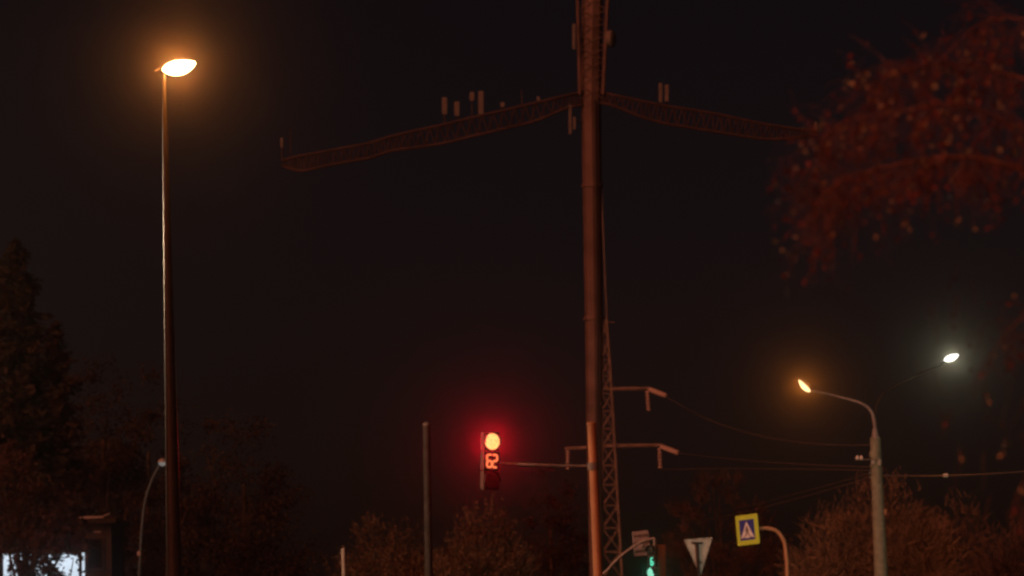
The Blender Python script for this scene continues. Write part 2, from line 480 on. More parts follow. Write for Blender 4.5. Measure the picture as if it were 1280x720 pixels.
# ------------------------------------------------------------------ concrete pole with two lamps
d = 95.; k = d/F
top = P(1094, 547, d); bot = P(1101.3, 720, d); base = to_ground(top, bot)
t = thing('double_street_lamp', 'thick concrete lamp pole with two arms, one orange and one white lamp', 'street lamp', base)
ax = (top-base).normalized()
b = MB(); b.tube([base+(top-base)*(i/8) for i in range(9)], [9.9*k-3.4*k*i/8 for i in range(9)], 20); b.build('pole', M['concrete'], t)
b = MB(); b.lathe(P(1094.4, 571, d), ax, [(0, 7.4*k), (.08, 7.6*k), (.16, 7.4*k)], 18); b.build('collar', M['concrete'], t)
b = MB(); b.lathe(P(1094.9, 583, d), ax, [(0, 7.5*k), (.06, 7.5*k)], 18); b.build('collar', M['concrete'], t)
b = MB(); b.box(P(1091, 577, d-.18), (.09, .06, .14), (cr, f0, cu)); b.build('clamp', M['signback'], t)
b = MB(); b.box(P(1099, 578, d-.18), (.07, .06, .16), (cr, f0, cu)); b.build('clamp', M['signback'], t)
b = MB(); b.lathe(top, ax, [(-.01, 6.3*k), (.01, 6.0*k), (.02, 4.2*k), (.25, 3.2*k)], 16); b.build('socket', M['grey'], t)
b = MB(); b.tube(curve([P(1094, 549, d), P(1093, 530, d), P(1089, 515, d), P(1077, 504.5, d), P(1050, 496.5, d), P(1011, 487.5, d-.3)], 40), [2.3*k-.9*k*i/40 for i in range(41)], 10); b.build('lamp_arm', M['grey'], t)
b = MB(); b.tube(curve([P(1095.5, 549, d), P(1094.5, 520, d+.1), P(1096.5, 505, d+.2), P(1107, 490, d+.4), P(1135, 475, d+.8), P(1160, 463, d+1.2), P(1183, 451.5, d+1.5)], 42), 1.4*k, 10); b.build('lamp_arm', M['darkpaint'], t)
def lamp_head(tip, back, name, glowm, w, dep, wd=V((0, 0, -1))):
    """a shell from back to tip with a glowing bowl under it"""
    ax_ = (tip-back); Ln = ax_.length; ax_ = ax_.normalized()
    nn = (wd-ax_*wd.dot(ax_)).normalized(); la = ax_.cross(nn)
    res = []
    for sign_, dd, mm in ((-1, dep*.55, M['dull']), (1, dep, glowm)):
        mb = MB(); vs = []; fs = []; n, m = 12, 10
        for i in range(n+1):
            q = i/n; sh = math.sin(math.pi*min(max(q, .015), .985))**.6
            for j in range(m+1):
                an = math.pi*j/m
                vs.append(back+ax_*(Ln*q)+la*(math.cos(an)*w*sh)+nn*(sign_*math.sin(an)*dd*sh))
        for i in range(n):
            for j in range(m): q = i*(m+1)+j; fs.append((q, q+1, q+m+2, q+m+1))
        mb.add(vs, fs); res.append(mb)
    h = res[0].build('lamp_head', M['dull'], t)
    g = res[1].build('bowl', glowm, h)
    return h
lamp_head(P(998.5, 474.5, d-.7), P(1013, 489, d-.3), 'lamp_head', M['lamp_orange'], .055, .125, V((-.5, -.5, -1)))
lamp_head(P(1198.5, 443, d+1.2), P(1180, 450.5, d+1.5), 'lamp_head', M['lamp_white'], .10, .10, V((0, -.8, -.7)))
lo = P(1003.5, 483, d-.9); lw = P(1189.5, 448, d+1.0)
light('orange_lamp_light', 'SPOT', lo, (1, .27, .03), 60, .05, lo+V((-.15, -.8, -.5)), R(140), .6)
light('white_lamp_light', 'SPOT', lw, (1, .97, .62), 38, .05, lw+V((-.35, -.75, -.55)), R(125), .5)
b = MB(); b.tube([P(1069, 574.5, d-.2), P(1098, 574.5, d-.2)], .018, 6); b.build('crossarm', M['dull'], t)
for px in (1071.8, 1076.8):
    b = MB(); b.lathe(P(px, 575, d-.2), (0, 0, 1), [(0, .02), (.03, .05), (.07, .055), (.1, .04), (.13, .015)], 10); b.build('insulator', M['porcelain'], t)
b = MB(); b.box(P(1106.5, 640, d-.12), (.06, .08, .16), (cr, f0, cu)); b.build('glint_box', M['rust'], t)  # rust coloured box stands in for a small orange reflection on the pole

# ------------------------------------------------------------------ tall telecom mast with drooping truss arms
d = 120.; k = d/F
pts = [P(741, -25, d), P(739.5, 60, d), P(738.8, 125, d), P(740.3, 230, d), P(742.6, 400, d), P(743.0, 560, d), P(746.3, 720, d)]
base = to_ground(pts[3], pts[6])
t = thing('telecom_mast', 'very tall dark mast with two drooping lattice arms carrying antennas', 'mast', base)
b = MB(); b.tube([base]+pts[::-1], [9*k, 9.3*k, 9.6*k, 11.2*k, 12*k, 12.5*k, 13*k, 13*k], 8)
b.build('shaft', M['mast'], t, smooth=False)
for yy, rr in ((232, 13.6), (398, 13.2), (505, 11.6)):
    c = P(740.5+max(0, yy-230)*.0115, yy, d); b = MB(); b.lathe(c, (0, 0, 1), [(-.06, rr*k), (.06, rr*k)], 8); b.build('flange', M['mast'], t, smooth=False)
b = MB(); b.tube([P(744.5, 125, d-.4), P(746, 230, d-.4), P(748, 400, d-.4), P(747.5, 560, d-.38), P(750, 720, d-.36)], 1.3*k, 6); b.build('cable_run', M['black'], t)
# widened head: vertical rails round the upper shaft
b = MB()
for s_, w0, w1 in ((-1, 19.5, 14.5), (1, 19.5, 14.5)):
    for dy in (-.35, .35):
        b.tube([P(741+s_*w0, -25, d+dy), P(739.3+s_*w1, 118, d+dy)], 2.2*k, 6)
for i in range(9):
    y = -20+i*16; w = 19.5-(y+25)/143*5
    b.bar(P(741-w, y, d-.36), P(740+w, y+15, d-.36), .6*k); b.bar(P(741+w, y, d-.36), P(740-w, y+15, d-.36), .6*k)
b.build('head_cage', M['mast'], t)
def truss(top_pts, bot_pts, name):
    mb = MB(); n = len(top_pts)
    dz = .34
    for off in (-dz, dz):
        tp = [P(x, y, d+off*(1 if 0 < i < n-1 else .5)) for i, (x, y) in enumerate(top_pts)]
        bp = [P(x, y, d+off*(1 if 0 < i < n-1 else .5)) for i, (x, y) in enumerate(bot_pts)]
        tp = curve(tp, 6*n); bp = curve(bp, 6*n); m = min(len(tp), len(bp))
        mb.tube(tp, 1.9*k, 6); mb.tube(bp, 1.9*k, 6)
        for i in range(0, m-2, 2):
            mb.bar(tp[i], bp[i+1], .95*k); mb.bar(bp[i+1], tp[i+2], .95*k); mb.bar(tp[i+1], bp[i], .6*k)
            if off > 0: pass
    for i, ((x, y), (x2, y2)) in enumerate(zip(top_pts, bot_pts)):
        mb.bar(P(x, y, d-dz), P(x, y, d+dz), 1.1*k); mb.bar(P(x2, y2, d-dz), P(x2, y2, d+dz), 1.1*k)
    return mb
lt = [(728, 115), (706, 120), (670, 128.5), (630, 138), (590, 147), (550, 157), (515, 164.5), (488, 171), (462, 179), (430, 185), (400, 190.5), (375, 195), (352, 201)]
lb = [(728, 131), (706, 136), (670, 151), (630, 161), (590, 170.5), (550, 180), (515, 185), (488, 189), (462, 197.5), (430, 203), (400, 209), (375, 213.5), (352, 207)]
truss(lt, lb, 'arm').build('arm', M['truss'], t)
rt = [(750, 115), (766, 118.5), (800, 126), (830, 132), (865, 137.5), (900, 143.5), (930, 150), (960, 156), (990, 160.5), (1022, 164)]
rb_ = [(750, 129), (766, 132), (800, 145.5), (830, 154), (865, 160), (900, 165.5), (930, 170.5), (960, 174), (990, 172.5), (1022, 167.5)]
truss(rt, rb_, 'arm').build('arm', M['truss'], t)
def panel(px0, px1, y0, y1, foot):
    """a flat panel antenna on a pipe"""
    b = MB(); w = (px1-px0)*k; c = P((px0+px1)/2, (y0+y1)/2, d-.3)
    b.box(c, (w, .12, (y1-y0)*k), (cr, f0, cu), bev=min(w*.3, .03)); pn = b.build('antenna_panel', M['antenna'], t)
    b = MB(); b.tube([P((px0+px1)/2, foot, d-.15), P((px0+px1)/2, y0+2, d-.15)], .9*k, 6); b.build('mount_pipe', M['truss'], pn)
for q in ((552.5, 559, 122, 143, 160), (568, 574.5, 127, 145, 158), (587, 593, 115, 126, 150), (598, 604.5, 114, 143, 148), (625.5, 631, 128, 134, 140), (671, 675, 121, 126, 130),
          (350.5, 354, 172, 185, 202), (823.5, 828, 104, 128, 134), (831, 836, 106, 127, 136), (1018, 1021.5, 152, 163, 168)):
    panel(*q)
b = MB(); b.tube([P(363, 200, d), P(363, 159, d)], .9*k, 6); b.build('whip_antenna', M['truss'], t)
b = MB(); b.tube([P(653, 133, d), P(652, 112, d)], .8*k, 6); b.build('whip_antenna', M['truss'], t)
panel(710.8, 714.6, 131, 168, 150); panel(716.5, 720, 146, 162, 150); panel(715.5, 719.5, 30, 62, 50)
b = MB(); b.tube([P(712, 150, d-.1), P(730, 152, d-.1)], .8*k, 6); b.build('mount_bar', M['truss'], t)
b = MB(); b.tube([P(716, 48, d-.1), P(730, 49, d-.1)], .8*k, 6); b.build('mount_bar', M['truss'], t)
b = MB(); b.lathe(P(759, 49, d-.4), (1, -.35, 0), [(0, .06), (.03, .30), (.2, .31), (.26, .2)], 20); b.build('dish', M['antenna'], t)

# ------------------------------------------------------------------ lattice power pylon behind the mast
d = 170.; k = d/F
apex = P(749.5, 207, d)
ctr = lambda y: 749.5+(y-207)*.0312
hw = lambda y: 1.2+max(0, y-207)*.0085 if y < 400 else 3.0+(y-400)*.040 if y < 470 else 5.8+(y-470)*.0250
rows = [207, 260, 320, 400, 425, 450, 470, 492, 514, 536, 558, 582, 606, 632, 660, 690, 722, 760]
base = PZ(ctr(760)+1.5, d, 0)
t = thing('power_pylon', 'slender lattice power pylon with short crossarms standing behind the tall mast', 'pylon', base)
b = MB(); cor = {}
for y in rows:
    w = hw(y)
    cor[y] = [P(ctr(y)+sx*w, y, d)+f0*(sy*w*k) for sx, sy in ((-1, -1), (1, -1), (1, 1), (-1, 1))]
last = [PZ(ctr(830)+sx*15, d, 0)+V((0, sy*15*k, 0)) for sx, sy in ((-1, -1), (1, -1), (1, 1), (-1, 1))]
for q in range(4):
    b.tube([cor[y][q] for y in rows if y >= 400]+[last[q]], 1.35*k, 6)
    b.tube([cor[y][q] for y in rows if y <= 400], .8*k, 5)
for i in range(3, len(rows)-1):
    A, B = cor[rows[i]], cor[rows[i+1]]
    for q in range(4):
        w = .75*k
        b.bar(A[q], B[(q+1) % 4], w)
        if q % 2 == 0: b.bar(A[(q+1) % 4], B[q], w)
        b.bar(A[q], A[(q+1) % 4], w*.8)
b.build('lattice_body', M['pylon'], t)
b = MB(); b.tube([P(752, 401.5, d), P(768, 403, d)], .8*k, 6); b.build('top_bar', M['pylon'], t)
def crossarm(x0, x1, y0, y1):
    b = MB()
    b.tube([P(x0, y0, d-.25), P(x1, y1, d)], 2.0*k, 6); b.tube([P(x0, y0-1, d+.25), P(x1, y1, d)], 2.0*k, 6)
    for i in range(1, 6):
        q = i/6; b.bar(P(x0+(x1-x0)*q, y0+(y1-y0)*q, d-.25*(1-q)), P(x0+(x1-x0)*(q+.12), y0+(y1-y0)*q, d+.25*(1-q)), .7*k)
    return b.build('crossarm', M['pylon'], t)
def insul(x, y0, y1, xt):
    b = MB(); a0 = P(x, y0, d-.05); a1 = P(xt, y1, d-.05); n = 9; pr = []
    ln = (a1-a0).length; n = 6
    for i in range(n):
        h0 = ln*i/n; pr += [(h0, .03), (h0+ln/n*.25, .115), (h0+ln/n*.45, .115), (h0+ln/n*.55, .03)]
    b.lathe(a0, (a1-a0).normalized(), pr, 10); return b.build('insulator_string', M['porcelain'], t)
crossarm(757, 812, 487, 485.5); crossarm(757, 827, 558, 556.5); crossarm(757, 706, 559, 561)
insul(809, 489, 515, 811); insul(824.5, 560, 587, 825.5); insul(709.5, 563, 588, 709.7)
def strain(x0, y0, x1, y1, dd):
    b = MB(); a0 = P(x0, y0, d); a1 = P(x1, y1, d-dd); n = 8; pr = []; ln = (a1-a0).length
    for i in range(n):
        h0 = ln*i/n; pr += [(h0, .035), (h0+ln/n*.3, .12), (h0+ln/n*.5, .12), (h0+ln/n*.6, .035)]
    b.lathe(a0, (a1-a0).normalized(), pr, 8); b.build('insulator_string', M['porcelain'], t)
strain(812, 487, 832, 494.5, 2.5); strain(827, 558.5, 847, 566, 2.5)

# ------------------------------------------------------------------ overhead wires
def wire(p0, p1, via, label, r=.011, w=None, n=60):
    lo, hi = 0., 1.
    s = 1 if proj(p1)[0] > proj(p0)[0] else -1
    for _ in range(40):
        m_ = (lo+hi)/2
        if (proj(p0+(p1-p0)*m_)[0]-via[0])*s < 0: lo = m_
        else: hi = m_
    q = p0+(p1-p0)*lo; ydiff = via[1]-proj(q)[1]; dd = proj(q)[2]
    sag = ydiff/F*dd/(4*lo*(1-lo))
    b = MB(); b.tube([p0+(p1-p0)*(i/n)-V((0, 0, 1))*sag*4*(i/n)*(1-i/n) for i in range(n+1)], r, 5)
    return tag(b.build('overhead_wire', M['cable'], None), label, 'wire', 'overhead wires')
wire(P(832, 494.5, 167.5), P(1092, 556, 95.2), (975, 549.5), 'thin wire sagging right from the upper crossarm of the pylon', .014)
wire(P(847, 566, 167.5), P(1092, 584, 95.2), (975, 578.5), 'thin wire sagging right from the lower crossarm of the pylon', .013)
wire(P(825.5, 587, 170), P(1092, 588, 95.2), (975, 586), 'thin wire hung from the lower right insulator string of the pylon', .013)
wire(P(1088, 597, 95), P(880, 650, 250), (1000, 622), 'lower of two wires running left from the concrete lamp pole', .017)
wire(P(1088, 591, 95), P(890, 640, 250), (1040, 605), 'upper of two wires running left from the concrete lamp pole', .014)
w7 = wire(P(1101, 594, 95), P(1420, 574, 70), (1182, 594.5), 'wire with a pale clamp running right from the concrete lamp pole', .011)
cp = P(1182, 594.5, 88.3)
b = MB(); b.lathe(cp-V((.07, 0, 0)), (1, 0, .02), [(0, .02), (.02, .05), (.12, .055), (.14, .02)], 10); b.build('wire_clamp', M['trimwhite'], w7)

# ------------------------------------------------------------------ lit billboard and flat roofed building, far left
d = 106.; k = d/F
base = PZ(55, d+.2, 0)
t = thing('led_screen', 'bright white and pale blue lit screen behind dark branches', 'screen', base)
b = MB(); b.box(P(53, 725, d), (101*k, .12, 70*k), (V((1, 0, 0)), V((0, 1, 0)), V((0, 0, 1)))); b.build('cabinet', M['black'], t)
b = MB(); b.box(P(51.5, 725, d-.075), (94*k, .02, 67*k), (V((1, 0, 0)), V((0, 1, 0)), V((0, 0, 1)))); b.build('display', M['screen'], t)
b = MB(); b.box(P(104.3, 722, d-.075), (3.2*k, .03, 62*k)); b.build('edge_strip', M['screen'], t)
b = MB()
b.tube([PZ(30, d+.2, 0), P(30, 740, d+.2)], .09, 10); b.build('leg', M['dull'], t)
b = MB(); b.tube([PZ(80, d+.2, 0), P(80, 740, d+.2)], .09, 10); b.build('leg', M['dull'], t)

d = 118.; k = d/F
x0 = P(52, 700, d).x; x1 = P(142, 700, d).x; zt = P(110, 647, d).z; yb = P(110, 700, d).y
t = thing('flat_roofed_building', 'small brown flat roofed building with pale roof edge behind the lit screen', 'building', V(((x0+x1)/2, yb+2, 0)))
b = MB(); b.box(((x0+x1)/2, yb+2.2, (zt-.2)/2), (x1-x0-.2, 4, zt-.2)); b.build('wall', M['plaster'], t, smooth=False)
xr = P(129, 645, d).x; xl = P(95, 645, d).x
b = MB(); b.box(((x0+x1)/2+.05, yb+2.1, zt-.12), (x1-x0+.1, 4.3, .16)); rf = b.build('roof', M['plaster'], t, smooth=False)
b = MB(); b.box(((xl+xr)/2, yb-.085, zt+.01), (xr-xl, .05, .075)); b.build('painted_lit_edge', M['trimwhite'], rf, smooth=False)  # light on this stretch of roof edge, put in as a pale strip
b = MB(); b.tube([P(130, 645, d-.2), P(137.5, 641.5, d-.2)], .025, 6); b.build('spout', M['trimwhite'], rf)
wx = P(117, 655, d).x
b = MB(); b.box((wx, yb+.19, zt-.5), (.42, .06, .04)); lt_ = b.build('wall_light', M['trimwhite'], t, smooth=False)
b = MB(); b.box((wx, yb+.185, zt-1.25), (.5, .05, 1.0)); wn = b.build('window', M['glass'], t, smooth=False)
b = MB()
for sx in (-.28, .28): b.box((wx+sx, yb+.17, zt-1.25), (.06, .08, 1.1))
b.box((wx, yb+.168, zt-1.83), (.62, .1, .05)); b.build('frame', M['plaster'], wn, smooth=False)

# ------------------------------------------------------------------ trees
def rv():
    while True:
        q = V((rnd.uniform(-1, 1), rnd.uniform(-1, 1), rnd.uniform(-1, 1)))
        if .05 < q.length < 1: return q.normalized()

def trunk_mesh(base, h, r, lean=V((0, 0, 0)), limbs=(), n=8):
    b = MB(); pts = []; rad = []
    for i in range(n+1):
        q = i/n; pts.append(base+V((rnd.uniform(-.05, .05)*h*.08, rnd.uniform(-.05, .05)*h*.08, h*q))+lean*q*q); rad.append(r*(1-.8*q)+.012)
    pts[0] = base.copy(); b.tube(pts, rad, 9)
    for e in limbs:
        j = min(n-1, max(2, int(n*(e.z-base.z)/h*.62))); s = pts[j]; m_ = s.lerp(e, .5)+V((0, 0, -.08*(e-s).length))
        b.tube(curve([s, m_, e], 8), [rad[j]*.5*(1-.8*i/8)+.008 for i in range(9)], 6)
    return b

def in_ell(c, rx, ry, rz, lo=.35):
    q = rv()*(lo+(1-lo)*rnd.random()**.6)
    return V((c.x+q.x*rx, c.y+q.y*ry, c.z+q.z*rz)), q

def leafy_tree(name, label, px, d, ptop, half_px, z0, m_leaf, n_cl, per, leaf, cat='tree', group=None, lobes=None, spread=.32, skew=0):
    k = d/F
    base = PZ(px, d, 0); top = P(px, ptop, d); h = top.z; hw_ = half_px*k
    t = thing(name, label, cat, base, group=group)
    ells = []
    for (ox, oz, sx, sz) in (lobes or [(0, 0, 1, 1)]):
        rz = (h-z0)/2*sz; c = V((base.x+skew+ox*hw_, base.y, z0+(h-z0)/2+oz*(h-z0)/2)); ells.append((c, hw_*sx, hw_*sx*.9, rz))
    limbs = [in_ell(*e, lo=.5)[0] for e in ells for _ in range(max(3, 10//len(ells)))]
    trunk_mesh(base, max(1.5, h*.72), .018*h+.05, limbs=limbs).build('trunk', M['bark'], t)
    b = MB(); R_ = hw_*spread
    for _ in range(n_cl):
        e = rnd.choice(ells); c, q = in_ell(*e)
        rr = R_*rnd.uniform(.5, 1.2)
        for _ in range(int(per*1.9*rnd.uniform(.5, 1.4))):
            p = c+V((rnd.gauss(0, .45), rnd.gauss(0, .45), rnd.gauss(0, .38)))*rr
            if p.z < .3: continue
            a_ = rv(); s_ = a_.cross(rv()); s_ = s_.normalized() if s_.length > .05 else V((1, 0, 0))
            L_ = leaf*.72*rnd.uniform(.6, 1.3)
            b.add([p-a_*L_, p+s_*L_*.5, p+a_*L_, p-s_*L_*.5], [(0, 1, 2, 3)])
    b.build('crown', m_leaf, t, smooth=False)
    return t

def conifer(name, label, px, d, ptop, half_px, z0, levels, seed_h=1.):
    k = d/F; base = PZ(px, d, 0); h = P(px, ptop, d).z; hw_ = half_px*k
    t = thing(name, label, 'tree', base, group='trees on the left')
    trunk_mesh(base, h*.97, .02*h).build('trunk', M['bark'], t)
    b = MB()
    for i in range(levels):
        q = i/(levels-1); z = z0+(h-z0)*q; rr = hw_*((1-q)**.55)*rnd.uniform(.7, 1.12)+.12
        for j in range(11 if q < .75 else 7):
            an = rnd.uniform(0, 2*math.pi); ln = rr*rnd.uniform(.55, 1.15); dr = V((math.cos(an), math.sin(an), 0))
            droop = rnd.uniform(-.25, .2)
            for s in range(int(6+ln*14)):
                u_ = rnd.random()**.7; p = base+V((0, 0, z))+dr*(ln*u_)+V((0, 0, droop*ln*u_+.12*ln*u_*u_))
                p = p+V((rnd.gauss(0, .12), rnd.gauss(0, .12), rnd.gauss(0, .10)))*(.5+ln*.35)
                a_ = (dr+rv()*.8+V((0, 0, -.15))).normalized(); s_ = a_.cross(rv())
                if s_.length < .05: continue
                s_ = s_.normalized(); L_ = rnd.uniform(.10, .24)
                b.add([p-a_*L_, p+s_*L_*.38, p+a_*L_, p-s_*L_*.38], [(0, 1, 2, 3)])
    b.build('crown', M['needle'], t, smooth=False); return t

def twiggy(name, label, px, d, ptop, half_px, z0, n, m_, tw=.014, ln=(.15, .45), lobes=None, cat='bush', group=None, up=.3, leaves=0):
    k = d/F; base = PZ(px, d, 0); h = P(px, ptop, d).z; hw_ = half_px*k
    t = thing(name, label, cat, base, group=group)
    ells = []
    for (ox, oz, sx, sz) in (lobes or [(0, 0, 1, 1)]):
        rz = (h-z0)/2*sz; ells.append((V((base.x+ox*hw_, base.y, z0+(h-z0)/2+oz*(h-z0)/2)), hw_*sx, hw_*sx*.9, rz))
    b = MB(); ends = []
    for _ in range(26):
        e = rnd.choice(ells); p, q = in_ell(*e, lo=.6); p.z = max(p.z, 1.2); ends.append(p)
        s = base+V((rnd.uniform(-.3, .3), rnd.uniform(-.3, .3), 0)); m0 = s.lerp(p, .55)+V((0, 0, .15*h*.3))
        b.tube(curve([s, m0, p], 8), [.06*(1-.85*i/8)+.006 for i in range(9)], 6)
    b.build('stems', M['bark'], t)
    b = MB(); cl = [in_ell(*rnd.choice(ells), lo=.5) for _ in range(max(60, n//36))]
    for _ in range(n):
        c, q = rnd.choice(cl); p = c+V((rnd.gauss(0, .24), rnd.gauss(0, .24), rnd.gauss(0, .24)))
        if p.z < .2: continue
        dr = (q*.7+V((0, 0, up))+rv()*.55).normalized()*rnd.uniform(*ln)
        sd = dr.cross(rv()); sd = sd.normalized() if sd.length > .01 else V((1, 0, 0))
        b.strip(p, dr, tw*rnd.uniform(.6, 1.3), sd, V((rnd.gauss(0, .08), rnd.gauss(0, .08), rnd.gauss(0, .05))))
        for _ in range(leaves):
            pp = p+dr*rnd.random()+rv()*.05; a_ = rv()*.06; b.quad(pp, a_, a_.cross(rv())*.5)
    b.build('crown', m_, t, smooth=False); return t

conifer('conifer_tree', 'tall pointed dark conifer at the left edge', 24, 112, 298, 90, 1.2, 64)
conifer('conifer_tree', 'shorter dark conifer close beside the tall pointed one', 74, 124, 402, 62, 1.2, 46)
leafy_tree('leafy_tree', 'dim broad leafy tree between the tall conifer and the street lamp pole', 132, 135, 424, 62, 1.2, M['leafdark'], 200, 60, .11, group='trees on the left', lobes=[(0, 0, .8, 1), (-.4, -.3, .75, .75), (.5, -.2, .6, .7)])
leafy_tree('leafy_tree', 'dim bushy tree directly behind the tall street lamp pole', 188, 150, 450, 62, 1.5, M['leafdark'], 130, 55, .13, group='trees on the left', lobes=[(0, 0, 1, 1), (-.5, -.3, .7, .7), (.45, -.35, .7, .7)])
leafy_tree('leafy_tree', 'dim round topped tree right of the tall street lamp', 308, 150, 508, 84, 1.2, M['leafdark'], 170, 60, .13, group='trees on the left', lobes=[(-.1, 0, .85, 1), (.45, -.22, .6, .75), (-.6, -.3, .5, .7)])
leafy_tree('leafy_tree', 'reddish leafy tree low at the left edge above the lit screen', 31, 98, 548, 75, 3.6, M['leafred'], 100, 55, .10, group='trees on the left', lobes=[(-.35, .1, .7, .9), (.35, -.2, .6, .8)])
# branches in front of the lit screen
d = 92.; k = d/F
base = PZ(30, d, 0)
t = thing('screen_shrub', 'dark branchy shrub standing in front of the lit screen', 'shrub', base)
b = MB()
for px, py in ((28, 700), (60, 705), (12, 695), (75, 716), (45, 694), (92, 697), (18, 716)):
    e = P(px, py, d+rnd.uniform(-.4, .4)); b.tube(curve([base+V((rnd.uniform(-.2, .2), 0, 0)), base.lerp(e, .55)+V((rnd.uniform(-.3, .3), 0, .2)), e], 8), [.035*(1-.8*i/8)+.005 for i in range(9)], 6)
b.build('stems', M['bark'], t)
b = MB()
for px, py, rx, ry, n in ((31, 713, 11, 7, 260), (24, 704, 6, 4, 90), (62, 712, 10, 8, 230), (57, 700, 4, 4, 50), (74, 721, 9, 6, 150), (18, 697, 3, 4, 35), (36, 724, 20, 5, 200),
                          (20, 688, 8, 2.5, 50), (58, 692, 4, 4, 45), (101, 698, 3.5, 4, 40), (93, 691, 5, 2, 30), (66, 690, 10, 1.5, 30), (41, 703, 4, 2.5, 50), (50, 703, 3, 2, 30), (100, 713, 4, 3, 22), (13, 708, 2.5, 6, 30), (45, 690, 6, 1.6, 30)):
    for _ in range(int(n*1.3)):
        p = P(px+rnd.gauss(0, .5)*rx, py+rnd.gauss(0, .5)*ry, d+rnd.gauss(0, .35)); a_ = rv(); s_ = a_.cross(rv())
        if s_.length < .05: continue
        L_ = rnd.uniform(.04, .09); s_ = s_.normalized()
        b.add([p-a_*L_, p+s_*L_*.5, p+a_*L_, p-s_*L_*.5], [(0, 1, 2, 3)])
b.build('crown', M['leafdark'], t, smooth=False)

twiggy('willow_bush', 'brownish bush at the foot of the bare steel pole', 490, 120, 648, 66, .2, 9000, M['willow'], .015, (.15, .5), lobes=[(0, 0, 1, 1), (.55, -.25, .6, .8), (-.55, -.25, .6, .75)], group='bushes along the bottom edge', leaves=1)
twiggy('willow_bush', 'brownish bush with upright twigs directly under the red traffic light', 602, 115, 634, 58, .2, 9500, M['willow'], .015, (.15, .55), lobes=[(.05, 0, .75, 1), (-.6, -.25, .55, .75), (.6, -.2, .55, .8)], group='bushes along the bottom edge', up=.6, leaves=1)
leafy_tree('leafy_tree', 'very dim tree between the red traffic light and the mast', 692, 205, 585, 52, 1.2, M['leafdark'], 90, 50, .16, group='trees behind the signs', lobes=[(0, 0, 1, 1), (.4, -.3, .7, .7)])
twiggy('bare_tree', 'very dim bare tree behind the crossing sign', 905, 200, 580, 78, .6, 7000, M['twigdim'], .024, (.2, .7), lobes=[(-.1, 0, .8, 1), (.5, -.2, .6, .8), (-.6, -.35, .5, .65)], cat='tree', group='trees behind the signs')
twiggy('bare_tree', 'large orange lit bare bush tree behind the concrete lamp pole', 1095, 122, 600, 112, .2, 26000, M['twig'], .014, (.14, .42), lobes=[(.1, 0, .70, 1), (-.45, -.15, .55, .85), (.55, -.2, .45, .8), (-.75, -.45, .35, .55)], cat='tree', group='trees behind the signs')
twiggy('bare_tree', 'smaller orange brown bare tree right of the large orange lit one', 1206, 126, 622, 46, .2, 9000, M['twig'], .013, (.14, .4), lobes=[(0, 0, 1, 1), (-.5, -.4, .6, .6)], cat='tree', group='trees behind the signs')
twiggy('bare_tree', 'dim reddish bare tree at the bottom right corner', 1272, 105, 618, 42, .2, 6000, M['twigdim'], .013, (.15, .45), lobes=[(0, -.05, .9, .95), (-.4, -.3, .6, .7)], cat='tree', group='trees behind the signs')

# ------------------------------------------------------------------ overhanging birch, close, out of focus
d = 16.; k = d/F
base = PZ(1560, d+.4, 0)
t = thing('birch_tree', 'near out of focus birch reaching in from the upper right', 'tree', base)
b = MB(); crown_top = PZ(1530, d+.3, 6.2)
tr = curve([base, base+V((.03, 0, 2.0)), base+V((-.05, .05, 4.0)), crown_top], 18)
b.tube(tr, [.13*(1-.75*i/18) for i in range(19)], 12)
limbs = [
    [(1530, 330, .2), (1400, 245, .1), (1280, 213, -.5), (1215, 197, -.6), (1160, 199, -.6), (1100, 210, -.6), (1050, 226, -.6), (1015, 262, -.6)],
    [(1530, 200, .3), (1400, 140, .4), (1300, 105, .5), (1240, 88, .5), (1190, 80, .4), (1130, 86, .3), (1080, 108, .2)],
    [(1540, 140, .3), (1430, 70, .5), (1330, 36, .6), (1260, 22, .7), (1215, 34, .7)],
    [(1530, 260, -.2), (1400, 190, -.3), (1290, 165, -.4), (1200, 130, -.5), (1120, 140, -.5), (1060, 150, -.5), (1025, 175, -.5)],
    [(1540, 420, .2), (1420, 380, .3), (1340, 375, .3), (1275, 400, .3), (1240, 440, .3)],
]
limb_pts = []
for i, L_ in enumerate(limbs):
    pp = curve([P(x, y, d+o) for x, y, o in L_], 8*(len(L_)-1)); n = len(pp)
    r1 = .017 if i == 0 else .012
    b.tube(pp, [r1*(1-.88*j/(n-1)) for j in range(n)], 8)
    limb_pts.append(pp)
b.build('trunk', M['birchbark'], t)
tw = MB(); lf = MB(); ct = MB()
def leaf(mb, p, L_):
    a_ = (rv()+V((0, 0, -.8))).normalized(); s_ = a_.cross(rv())
    if s_.length < .05: return
    s_ = s_.normalized(); n_ = a_.cross(s_)
    mb.add([p, p+a_*L_*.45+s_*L_*.42+n_*L_*.06, p+a_*L_, p+a_*L_*.45-s_*L_*.42+n_*L_*.06], [(0, 1, 2), (0, 2, 3)])
def twig(p, dr, ln, r, lv, depth=0):
    pts = [p]; q = p.copy(); dd = dr.copy()
    n = 6
    for i in range(n):
        dd = (dd+V((rnd.gauss(0, .22), rnd.gauss(0, .22), rnd.gauss(0, .16)-.13))).normalized(); q = q+dd*(ln/n); pts.append(q)
    tw.tube(pts, [r*(1-.75*i/n) for i in range(n+1)], 4, cap=False)
    for pt in pts[1:]:
        for _ in range(lv):
            if rnd.random() < .20: leaf(lf if rnd.random() > .12 else ct, pt+rv()*.012, rnd.uniform(.016, .034))
    if depth < 1:
        for pt in pts[1:5]:
            if rnd.random() < .62: twig(pt, (dd+rv()*.9).normalized(), ln*rnd.uniform(.35, .7), r*.6, lv, depth+1)
